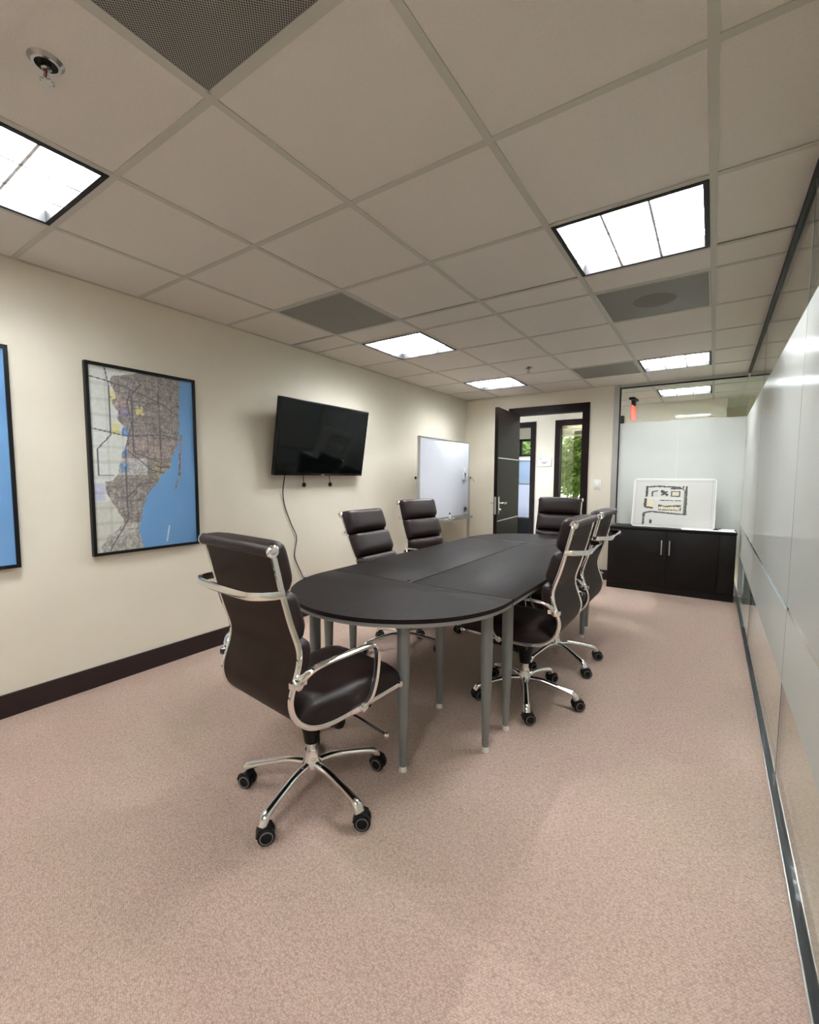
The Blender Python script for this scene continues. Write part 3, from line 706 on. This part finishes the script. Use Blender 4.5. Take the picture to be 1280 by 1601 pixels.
ROADS = [[(.0, .06), (.14, .07), (.36, .1), (.67, .16), (.83, .22)], [(.36, .1), (.33, .18), (.36, .3), (.3, .42), (.29, .55), (.29, .75), (.3, .82), (.12, .99)], [(.14, 0), (.17, .1), (.17, .36), (.05, .44), (.05, .58), (.18, .58)],
         [(.37, .14), (.37, .45), (.62, .5)], [(.0, .33), (.3, .36), (.66, .34), (.82, .36)], [(.63, .1), (.64, .5), (.62, .57)], [(.33, .45), (.55, .55), (.74, .57)], [(.46, .06), (.33, .16)], [(.3, .7), (.42, .63), (.55, .62)],
         [(.83, .4), (.84, .5), (.82, .58)], [(.6, .53), (.83, .53)], [(.74, .57), (.83, .57)], [(.75, .48), (.83, .48)]]
def map_rgb(u, t, shift=0.0):
    uu = u + shift
    wob = (vnoise(uu * 40, t * 60) - 0.5) * 0.03
    c = interp(t, COAST) + wob
    land = uu < c or (abs(uu - interp(t, [(.33, .86), (.45, .845), (.58, .83), (1, .8)])) < 0.012 and .33 < t < .59) or (abs(uu - interp(t, [(.6, .8), (.72, .77)])) < 0.01 and .6 < t < .7 and vnoise(uu * 30, t * 60) > .55)
    if not land:
        k = vnoise(uu * 6, t * 9) * 8
        if abs(uu - interp(t, [(.88, .70), (.97, .67)])) < 0.008 and .88 < t < .98: return (214, 226, 232)
        return (WATER[0] - k, WATER[1] - k, WATER[2] - k * .6)
    w = interp(t, WEST) + (vnoise(uu * 18 + 7, t * 26) - .5) * .1
    g = 0
    if uu < w:
        col = [220, 224, 219]
        if t > .72: col = [206, 206, 198]
        for (a, b, e, f_, cc) in ((.16, .24, .12, .19, (222, 218, 170)), (.18, .25, .3, .36, (222, 218, 160)), (.0, .1, .62, .72, (196, 200, 220))):
            if a < uu < b and e < t < f_: col = list(cc)
        g = (vnoise(uu * 60, t * 90) - .5) * 14 + (0 if (int(t * 60) % 5) else -14) + (0 if (int(uu * 38) % 5) else -10)
    else:
        col = [148, 142, 138]
        if .36 < t < .48: col = [160, 148, 144]
        if .5 < t < .6 and uu > .55: col = [164, 154, 132]
        if .48 < t < .58 and uu < .5: col = [188, 186, 186]
        if .85 < t: col = [178, 176, 170]
        for (a, b, e, f_, cc) in ((.4, .48, .19, .24, (206, 198, 140)), (.24, .34, .31, .36, (110, 150, 205)), (.2, .31, .39, .47, (112, 156, 208)), (.24, .32, .51, .56, (126, 166, 208)), (.18, .38, .21, .26, (150, 140, 165)), (.22, .35, .16, .2, (168, 150, 148))):
            if a < uu < b and e < t < f_ and vnoise(uu * 45, t * 60) > .3: col = list(cc)
        g = (vnoise(uu * 110, t * 170) - .5) * 70 + (vnoise(uu * 30, t * 44) - .5) * 30 - (12 if int(t * 150) % 6 == 0 else 0) - (12 if int(uu * 95) % 6 == 0 else 0)
    d = min(seg_d(uu, t, R_) for R_ in ROADS)
    if d < 0.0031: return (100, 96, 104)
    return tuple(max(0, min(255, q + g)) for q in col)
def frame_map(label, y0, y1, z0, z1, fn, nx, ny):
    t = thing('framed_map', label, 'framed map', (0.0, y0, z0), math.radians(90), 'framed maps on the left wall')
    # local x runs along +Y of the room, local -y into the room
    W, Hh = y1 - y0, z1 - z0; f = 0.017
    boxes('frame', [(0, f, -0.034, -0.002, 0, Hh), (W - f, W, -0.034, -0.002, 0, Hh), (f, W - f, -0.034, -0.002, 0, f), (f, W - f, -0.034, -0.002, Hh - f, Hh)], M['black'], t)
    box('backing_board', f, W - f, -0.02, -0.004, f, Hh - f, M['paper'], t)
    o = link('map_print', color_grid('map_print', W - 2 * f, Hh - 2 * f, nx, ny, fn, M['map']), None, t, (f, -0.0215, f))
frame_map('framed city and coast map with a black frame, beside the television', 1.117, 1.772, 0.79, 1.922, lambda u, t: lin(*map_rgb(u, t)), 150, 250)
frame_map('framed map mostly of blue sea, cut off by the left picture edge', 0.127, 0.782, 0.785, 1.922, lambda u, t: lin(*map_rgb(u, t, 0.14)), 60, 100)

tv = thing('television', 'wall-mounted black flat-screen television tilted downwards', 'television', (0.115, 2.93, 1.588), math.radians(90))
W, Hh = 1.085, 0.63; tilt = math.radians(9)
def tvbox(name, b, m, par=None, bevel=0.0):
    o = box(name, *b, m, par or tv, bevel=bevel)
    if par is None: o.rotation_euler = (tilt, 0, 0)
    return o
body = tvbox('bezel', (-W / 2, W / 2, -0.022, 0.022, -Hh / 2, Hh / 2), M['tvbody'], bevel=0.004)
box('screen', -W / 2 + 0.012, W / 2 - 0.012, -0.0235, -0.021, -Hh / 2 + 0.022, Hh / 2 - 0.012, M['screen'], body)
box('maker_badge', -0.02, 0.02, -0.0232, -0.022, -Hh / 2 + 0.005, -Hh / 2 + 0.012, M['steel'], body)
tvbox('rear_housing', (-W / 2 + 0.12, W / 2 - 0.12, 0.022, 0.05, -Hh / 2 + 0.03, Hh / 2 - 0.12), M['tvbody'])
boxes('wall_bracket', [(-0.3, 0.3, 0.098, 0.113, -0.16, 0.12), (-0.22, -0.18, 0.04, 0.1, -0.1, 0.1), (0.18, 0.22, 0.04, 0.1, -0.1, 0.1)], M['black'], tv)
for x in (-0.215, 0.105):
    s_ = sweep('pull_strap', [(x, 0.05, -0.31), (x, 0.045, -0.36), (x, 0.042, -0.385)], (1, 0, 0), 0.008, 0.004, M['black'], tv, seg=6)
    lathe('pull_knob', [(0.019, -0.006), (0.021, 0.0), (0.019, 0.006)], M['black'], s_, c=(x, 0.04, -0.395), axis='Y', seg=16)
cord = sweep('power_cord', smooth_path([(0.085, 2.50, 1.285), (0.05, 2.515, 1.22), (0.012, 2.535, 1.12), (0.008, 2.56, 1.0), (0.008, 2.62, 0.86), (0.008, 2.68, 0.74), (0.008, 2.665, 0.64), (0.008, 2.655, 0.56), (0.008, 2.70, 0.46), (0.01, 2.76, 0.34)], 6), (1, 0, 0), 0.008, 0.008, M['black'], seg=6)
tag(cord, 'thin black power cord hanging down the wall below the television', 'cord')
ob = thing('wall_outlet', 'white wall outlet behind the table where the power cord ends', 'outlet', (0, 2.77, 0.33), math.radians(90))
box('plate', -0.036, 0.036, -0.006, 0, -0.058, 0.058, M['white'], ob, bevel=0.003)
box('plug', -0.016, 0.016, -0.024, -0.006, -0.005, 0.03, M['rubber'], ob, bevel=0.004)

# ------------------------------------------------------------------ whiteboard on a stand
wb = thing('whiteboard_stand', 'swivelling whiteboard on a silver floor stand in the corner', 'whiteboard', (0.3, 4.805, 0), math.radians(90))
BW, Z0, Z1 = 0.6, 0.775, 1.708        # half width, bottom, top; local x = room +Y, local -y = into the room
pn = box('board_panel', -BW, BW, -0.008, 0.012, Z0, Z1, M['wb'], wb)
boxes('board_frame', [(-BW - 0.012, -BW, -0.013, 0.016, Z0 - 0.012, Z1 + 0.012), (BW, BW + 0.012, -0.013, 0.016, Z0 - 0.012, Z1 + 0.012), (-BW, BW, -0.013, 0.016, Z0 - 0.012, Z0), (-BW, BW, -0.013, 0.016, Z1, Z1 + 0.012)], M['alu'], wb)
for s in (-1, 1):
    box('upright', s * (BW + 0.03) - 0.014, s * (BW + 0.03) + 0.014, -0.014, 0.014, 0.06, 1.27, M['alu'], wb, bevel=0.002)
    kb = lathe('pivot_knob', [(0.006, s * (BW + 0.044)), (0.017, s * (BW + 0.052)), (0.017, s * (BW + 0.068)), (0.008, s * (BW + 0.074))], M['rubber'], wb, c=(0, 0, 1.255), axis='X', seg=14)
    sweep('clamp_lever', [(s * (BW + 0.06), -0.01, 1.265), (s * (BW + 0.085), -0.03, 1.235), (s * (BW + 0.1), -0.05, 1.2)], (0, 0, 1), 0.012, 0.008, M['steel'], kb, seg=6)
    box('foot', s * (BW + 0.03) - 0.018, s * (BW + 0.03) + 0.018, -0.22, 0.22, 0.045, 0.075, M['alu'], wb, bevel=0.003)
    for yy in (-0.2, 0.2): lathe('foot_wheel', [(0.0225, -0.011), (0.0225, 0.011)], M['rubber'], wb, c=(s * (BW + 0.03), yy, 0.0225), axis='X', seg=16)
box('cross_rail', -BW - 0.016, BW + 0.016, -0.01, 0.01, 0.25, 0.28, M['alu'], wb)
boxes('pen_tray', [(-BW, BW, -0.075, -0.013, 0.728, 0.735), (-BW, BW, -0.079, -0.073, 0.728, 0.752), (-BW - 0.016, BW + 0.016, -0.013, 0.012, 0.722, 0.752)], M['alu'], wb)
er = thing('board_eraser', 'small white magnetic eraser with a dark wedge on the whiteboard', 'eraser', (0.312, 5.255, 1.30), math.radians(90))
box('holder', -0.03, 0.03, -0.026, -0.002, -0.075, 0.075, M['white'], er, bevel=0.01, seg=3)
prism_pts = [(-0.018, 0.02), (0.018, 0.02), (0.004, -0.06), (-0.004, -0.06)]
bm = bmesh.new()
vv = [[bm.verts.new((x, yy, z)) for x, z in prism_pts] for yy in (-0.0275, -0.025)]
bm.faces.new(vv[0]); bm.faces.new(vv[1])
for i in range(4): bm.faces.new((vv[0][i], vv[0][(i + 1) % 4], vv[1][(i + 1) % 4], vv[1][i]))
link('felt_wedge', mesh_from(bm, 'felt_wedge'), M['rubber'], er)
mg = thing('magnet_clip', 'dark round magnet clip at the lower right corner of the whiteboard', 'magnet', (0.312, 5.31, 0.84), math.radians(90))
lathe('magnet_disc', [(0.036, -0.002), (0.036, -0.012), (0.028, -0.018)], mat('dark_bronze', lin(70, 62, 52), 0.4), mg, axis='Y', seg=20)
box('clip_tab', -0.03, 0.03, -0.03, -0.018, -0.03, -0.01, M['steel'], mg, bevel=0.002)
def marker(y, rot, cap, lab):
    t = thing('board_marker', lab, 'marker', (0.345, y, 0.735 + 0.009), rot, 'markers on the whiteboard tray')
    lathe('barrel', [(0.008, -0.055), (0.009, -0.05), (0.009, 0.03)], M['white'], t, axis='X', seg=12)
    lathe('cap', [(0.0095, 0.03), (0.0095, 0.06), (0.006, 0.065)], cap, t, axis='X', seg=12)
marker(4.76, math.radians(84), M['rubber'], 'white marker with black cap on the whiteboard tray behind the chair')
marker(4.93, math.radians(97), mat('green_cap', lin(60, 90, 60), 0.4), 'white marker with green cap on the whiteboard tray')
sp = thing('spray_bottle', 'small white cleaner bottle standing on the whiteboard tray', 'bottle', (0.344, 4.84, 0.7355))
lathe('bottle_body', [(0.016, 0), (0.017, 0.004), (0.017, 0.05), (0.008, 0.062), (0.007, 0.07)], M['white'], sp, seg=16)
lathe('bottle_cap', [(0.009, 0.07), (0.009, 0.088), (0.006, 0.09)], M['rubber'], sp, seg=12)

# ------------------------------------------------------------------ cabinet with a site plan
cb = thing('low_cabinet', 'low black-brown two-door cabinet in front of the back glass partition', 'cabinet', (2.04, 5.548, 0))
CW, CD = 1.2, 0.335
M['ebony'] = mat('ebony_laminate', lin(15, 11, 10), 0.45, spec=0.3, noise=(9, 0.12))
box('carcass', 0.0, CW, 0.016, CD, 0.0, 0.69, M['ebony'], cb)
box('cabinet_top', -0.004, CW + 0.004, -0.004, CD + 0.004, 0.69, 0.716, M['ebony'], cb, bevel=0.004)
box('plinth', 0.0, CW, 0.0, 0.016, 0.0, 0.07, M['ebony'], cb)
for a, b, hx in ((0.004, 0.588, 0.545), (0.592, 1.055, 0.62)):
    d = box('cabinet_door', a, b, 0.0, 0.016, 0.074, 0.686, M['ebony'], cb, bevel=0.0015)
    h_ = box('bar_handle', hx - 0.007, hx + 0.007, -0.032, -0.022, 0.43, 0.59, M['steel'], d, bevel=0.004)
    for z in (0.45, 0.57): bx_ = box('handle_post', hx - 0.004, hx + 0.004, -0.024, 0.0, z - 0.004, z + 0.004, M['steel'], d)
box('end_panel', 1.059, CW, 0.0, 0.016, 0.074, 0.686, M['ebony'], cb, bevel=0.0015)

PLAN_LINES = [([(.165, .17), (.165, .36)], .016), ([(.165, .17), (.3, .15), (.45, .16), (.58, .17)], .012), ([(.155, .44), (.155, .58)], .018), ([(.16, .6), (.25, .62)], .014), ([(.145, .73), (.145, .97)], .014), ([(.145, .73), (.24, .69), (.4, .71), (.62, .73), (.67, .73)], .011),
              ([(.66, .16), (.66, .73)], .014), ([(.62, .15), (.62, .22)], .01), ([(.33, .45), (.6, .45)], .006), ([(.33, .55), (.42, .58), (.6, .55)], .01), ([(.24, .27), (.3, .25)], .01), ([(.24, .27), (.24, .36)], .01), ([(.36, .26), (.42, .33)], .02), ([(.36, .33), (.42, .27)], .012),
              ([(.48, .26), (.58, .26), (.58, .36), (.48, .36), (.48, .26)], .008), ([(.47, .2), (.6, .19)], .012), ([(.33, .57), (.6, .57), (.6, .65), (.33, .65), (.33, .57)], .006), ([(.24, .88), (.24, .93)], .02)]
def plan_rgb(u, t):
    if abs(u - .03) < .003 or abs(u - .965) < .004 or abs(t - .045) < .006 or abs(t - .965) < .005: return (172, 172, 170)
    for P, w in PLAN_LINES:
        for (a, b), (c, e) in zip(P, P[1:]):
            dx, dy = (c - a) * 1.42, e - b; L2 = dx * dx + dy * dy or 1e-9
            k = max(0, min(1, ((u - a) * 1.42 * dx + (t - b) * dy) / L2)); d = math.hypot((u - a) * 1.42 - k * dx, t - b - k * dy)
            if d < w * (0.8 + 1.1 * vnoise(u * 60, t * 50)): return (62, 60, 54) if vnoise(u * 90, t * 80) > .2 else (126, 124, 112)
    if .63 < u < .67 and .22 < t < .73: return (120, 118, 110)
    if .18 < u < .26 and .45 < t < .58: return (216, 204, 170)
    if .34 < u < .59 and .58 < t < .645: return (218, 206, 172) if int(u * 110) % 3 else (180, 170, 140)
    if .49 < u < .57 and .28 < t < .35: return (206, 198, 164)
    if .24 < u < .31 and .26 < t < .37: return (196, 194, 178)
    if .18 < u < .62 and .39 < t < .44: return (208, 207, 200)
    if .17 < u < .45 and abs(t - .095) < .006: return (184, 184, 182)
    if .62 < u < .9 and abs(t - .82) < .005: return (190, 190, 188)
    if .88 < u < .93 and abs(t - .925) < .012: return (190, 190, 186)
    return (198, 198, 192)
pb = thing('site_plan_board', 'white board with a printed site plan leaning on the glass above the cabinet', 'board', (2.262, 5.63, 0.7205))
PW, PH, lean = 0.79, 0.56, math.radians(-17)
bm = bmesh.new(); pts = []
for cx_, cz_, a0 in ((PW - 0.03, 0.03, -90), (PW - 0.03, PH - 0.03, 0), (0.03, PH - 0.03, 90), (0.03, 0.03, 180)):
    for k in range(5):
        a = math.radians(a0 + 90 * k / 4); pts.append((cx_ + 0.03 * math.cos(a), cz_ + 0.03 * math.sin(a)))
fa = [bm.verts.new((x, 0.0, z)) for x, z in pts]; fb_ = [bm.verts.new((x, 0.01, z)) for x, z in pts]
bm.faces.new(fa); bm.faces.new(fb_)
for i in range(len(pts)): bm.faces.new((fa[i], fa[(i + 1) % len(pts)], fb_[(i + 1) % len(pts)], fb_[i]))
bo = link('foam_board', mesh_from(bm, 'foam_board'), M['paper'], pb, rot=(lean, 0, 0))
link('plan_print', color_grid('plan_print', PW - 0.016, PH - 0.016, 200, 140, lambda u, t: lin(*plan_rgb(u, t)), M['plan']), None, bo, (0.008, -0.0012, 0.008))
def sheet(x, y, w, d, rz, dz, lab):
    o = box('paper_sheet', -w / 2, w / 2, -d / 2, d / 2, 0, 0.002, M['paper']); o.location = (x, y, 0.7168 + dz); o.rotation_euler = (0, 0, rz)
    tag(o, lab, 'paper', 'papers on the cabinet')
sheet(2.93, 5.60, 0.34, 0.09, 0.02, 0.0, 'white paper strip on the cabinet in front of the plan board')
sheet(3.16, 5.66, 0.13, 0.2, 0.1, 0.0, 'white paper sheet at the right end of the cabinet')
sheet(3.17, 5.82, 0.12, 0.08, -0.05, 0.0, 'cream paper slip on the cabinet against the glass corner')

# ------------------------------------------------------------------ beyond the glass: corridor things
ex = thing('exit_sign', 'red edge-lit exit sign hanging from the corridor ceiling behind the glass', 'exit sign', (2.05, 7.0, ZC), math.radians(86))
box('canopy', -0.14, 0.14, -0.035, 0.035, -0.03, 0.0, M['black'], ex, bevel=0.006)
box('housing', -0.05, 0.05, -0.022, 0.022, -0.1, -0.03, M['black'], ex, bevel=0.006)
box('acrylic_panel', -0.15, 0.15, -0.006, 0.006, -0.3, -0.1, M['red'], ex, bevel=0.002)
sg = thing('room_sign', 'small white printed notice on the corridor wall beyond the open door', 'sign', (0.62, YK, 1.532))
box('sign_plate', -0.125, 0.125, -0.014, -0.001, -0.085, 0.085, M['alu'], sg, bevel=0.003)
box('notice_paper', -0.112, 0.112, -0.016, -0.014, -0.072, 0.072, M['paper'], sg)
M['ink'] = mat('grey_ink', lin(120, 118, 122), 0.7)
for x0, x1, z in ((-0.085, -0.045, 0.05), (-0.06, 0.06, -0.012), (-0.03, 0.03, -0.03)): box('printed_line', x0, x1, -0.0166, -0.016, z - 0.006, z + 0.006, M['ink'], sg)

# room with raised blinds (right opening): window to the trees
def window_wall(name, x0, x1, y, wx0, wx1, wz0, wz1, mcol):
    return struct(boxes(name, [(x0, wx0, y, y + 0.1, 0, ZC + 0.11), (wx1, x1, y, y + 0.1, 0, ZC + 0.11), (wx0, wx1, y, y + 0.1, 0, wz0), (wx0, wx1, y, y + 0.1, wz1, ZC + 0.11)], mcol))
window_wall('wall_office_far', -1.6, 0.0, YE, -1.45, -0.1, 1.72, 2.1, M['wall'])
window_wall('wall_room_far', 0.0, 3.03, YE, 0.08, 2.3, 0.35, 2.2, M['wall'])
w4 = struct(boxes('window_4', [(-1.45, -0.1, YE + 0.02, YE + 0.06, 1.72, 1.76), (-1.45, -0.1, YE + 0.02, YE + 0.06, 2.05, 2.1), (-0.56, -0.51, YE + 0.02, YE + 0.06, 1.76, 2.05), (-0.14, -0.1, YE + 0.02, YE + 0.06, 1.76, 2.05)], M['black']), 'black frame of the far office window')
w5 = struct(boxes('window_5', [(0.08, 2.3, YE + 0.02, YE + 0.06, 0.35, 0.4), (0.08, 2.3, YE + 0.02, YE + 0.06, 2.15, 2.2), (0.08, 0.12, YE + 0.02, YE + 0.06, 0.4, 2.15), (2.26, 2.3, YE + 0.02, YE + 0.06, 0.4, 2.15)], M['alu']), 'silver frame of the far window with trees outside')
bl = thing('window_blind', 'raised white slatted blind at the top of the glazed opening', 'blind', ((RW[0] + RW[1]) / 2, YK + 0.075, ZW))
hw_ = (RW[1] - RW[0]) / 2 - 0.01
box('head_box', -hw_, hw_, -0.018, 0.018, -0.045, 0.0, M['white'], bl)
for k in range(9): box('slat', -hw_, hw_, -0.016, 0.016, -0.062 - k * 0.011, -0.058 - k * 0.011, M['ring'], bl)
box('bottom_rail', -hw_, hw_, -0.018, 0.018, -0.185, -0.16, M['white'], bl)
for k in (-1, 1): sweep('lift_cord', [(k * (hw_ - 0.06), -0.02, -0.04), (k * (hw_ - 0.06), -0.02, -1.3)], (1, 0, 0), 0.004, 0.004, M['white'], bl, seg=6)

# office beyond the left opening
for i, (a, b) in enumerate(((-1.2, -0.43), (-0.42, 0.42))):
    pt = thing('office_partition', ['pale blue office partition partly hidden by the open door', 'pale blue office partition seen through the corridor opening'][i], 'partition', (0, 9.2, 0), group='office partitions across the corridor')
    boxes('frame', [(a, b, -0.015, 0.015, 1.115, 1.135), (a, a + 0.02, -0.015, 0.015, 0.08, 1.66), (b - 0.02, b, -0.015, 0.015, 0.08, 1.66)], M['ring'], pt)
    box('lower_panel', a + 0.02, b - 0.02, -0.01, 0.01, 0.1, 1.115, mat('pale_lilac_fabric', lin(214, 222, 246), 0.8), pt)
    box('upper_panel', a + 0.02, b - 0.02, -0.004, 0.004, 1.135, 1.62, M['pale_panel'], pt)
    box('cap_rail', a, b, -0.03, 0.03, 1.62, 1.67, M['white'], pt)
    boxes('feet', [(a + 0.05, a + 0.09, -0.1, 0.1, -0.002, 0.1), (b - 0.09, b - 0.05, -0.1, 0.1, -0.002, 0.1)], M['ring'], pt)
bn = thing('waste_bin', 'black waste bin on the office floor beyond the doorway', 'bin', (-0.17, 8.95, -0.002))
bm = bmesh.new(); a = bx(bm, -0.13, 0.13, -0.1, 0.1, 0, 0.43)
for v in a:
    if v.co.z < 0.1: v.co.x *= 0.85; v.co.y *= 0.85
link('bin_body', mesh_from(bm, 'bin_body'), M['rubber'], bn); box('bin_rim', -0.136, 0.136, -0.106, 0.106, 0.42, 0.44, M['rubber'], bn)
troffer('ceiling light in the room with the raised blind', 1.2, 1.81, 8.3, 8.91)  # added lamp, brightens what shows through the tinted pane
troffer('ceiling light in the office beyond the corridor', -0.45, 0.16, 8.2, 8.81)  # added lamp out of view, lights the office interior

# trees outside the far windows
def tree(label, x, y, r, zc, n):
    t = thing('tree', label, 'tree', (x, y, -1.0), group='trees outside the far windows')
    lathe('trunk', [(0.12, 0), (0.09, 1.2), (0.06, zc + 1.2)], M['bark'], t, seg=10)
    bm = bmesh.new(); rnd = random.Random(int(x * 100))
    for k in range(n):
        d = Vector((rnd.gauss(0, 1), rnd.gauss(0, 1), rnd.gauss(0, 0.9))).normalized() * r * rnd.uniform(0.45, 1.0)
        c = Vector((d.x, d.y, zc + 1 + d.z * 0.9)); s = rnd.uniform(0.05, 0.11)
        a = Vector((rnd.gauss(0, 1), rnd.gauss(0, 1), rnd.gauss(0, 1))).normalized(); b = a.orthogonal().normalized()
        bm.faces.new([bm.verts.new(c + a * s * p + b * s * 0.5 * q) for p, q in ((-1, 0), (0, 1), (1, 0), (0, -1))])
    o = link('foliage', mesh_from(bm, 'foliage'), M['leaf'], t); o['kind'] = 'stuff'
tree('leafy green tree outside the office window', -1.3, 11.3, 0.8, 1.9, 2400)
tree('leafy green tree outside the window with the blind', 0.3, 12.6, 1.15, 1.6, 5200)
tree('leafy green tree to the right outside the far window', 3.1, 12.4, 1.0, 1.2, 1800)
struct(box('floor.003', -8, 12, YE + 0.7, 30, -1.1, -1.0, mat('lawn', lin(96, 120, 66), 0.9, noise=(3, 0.2))))
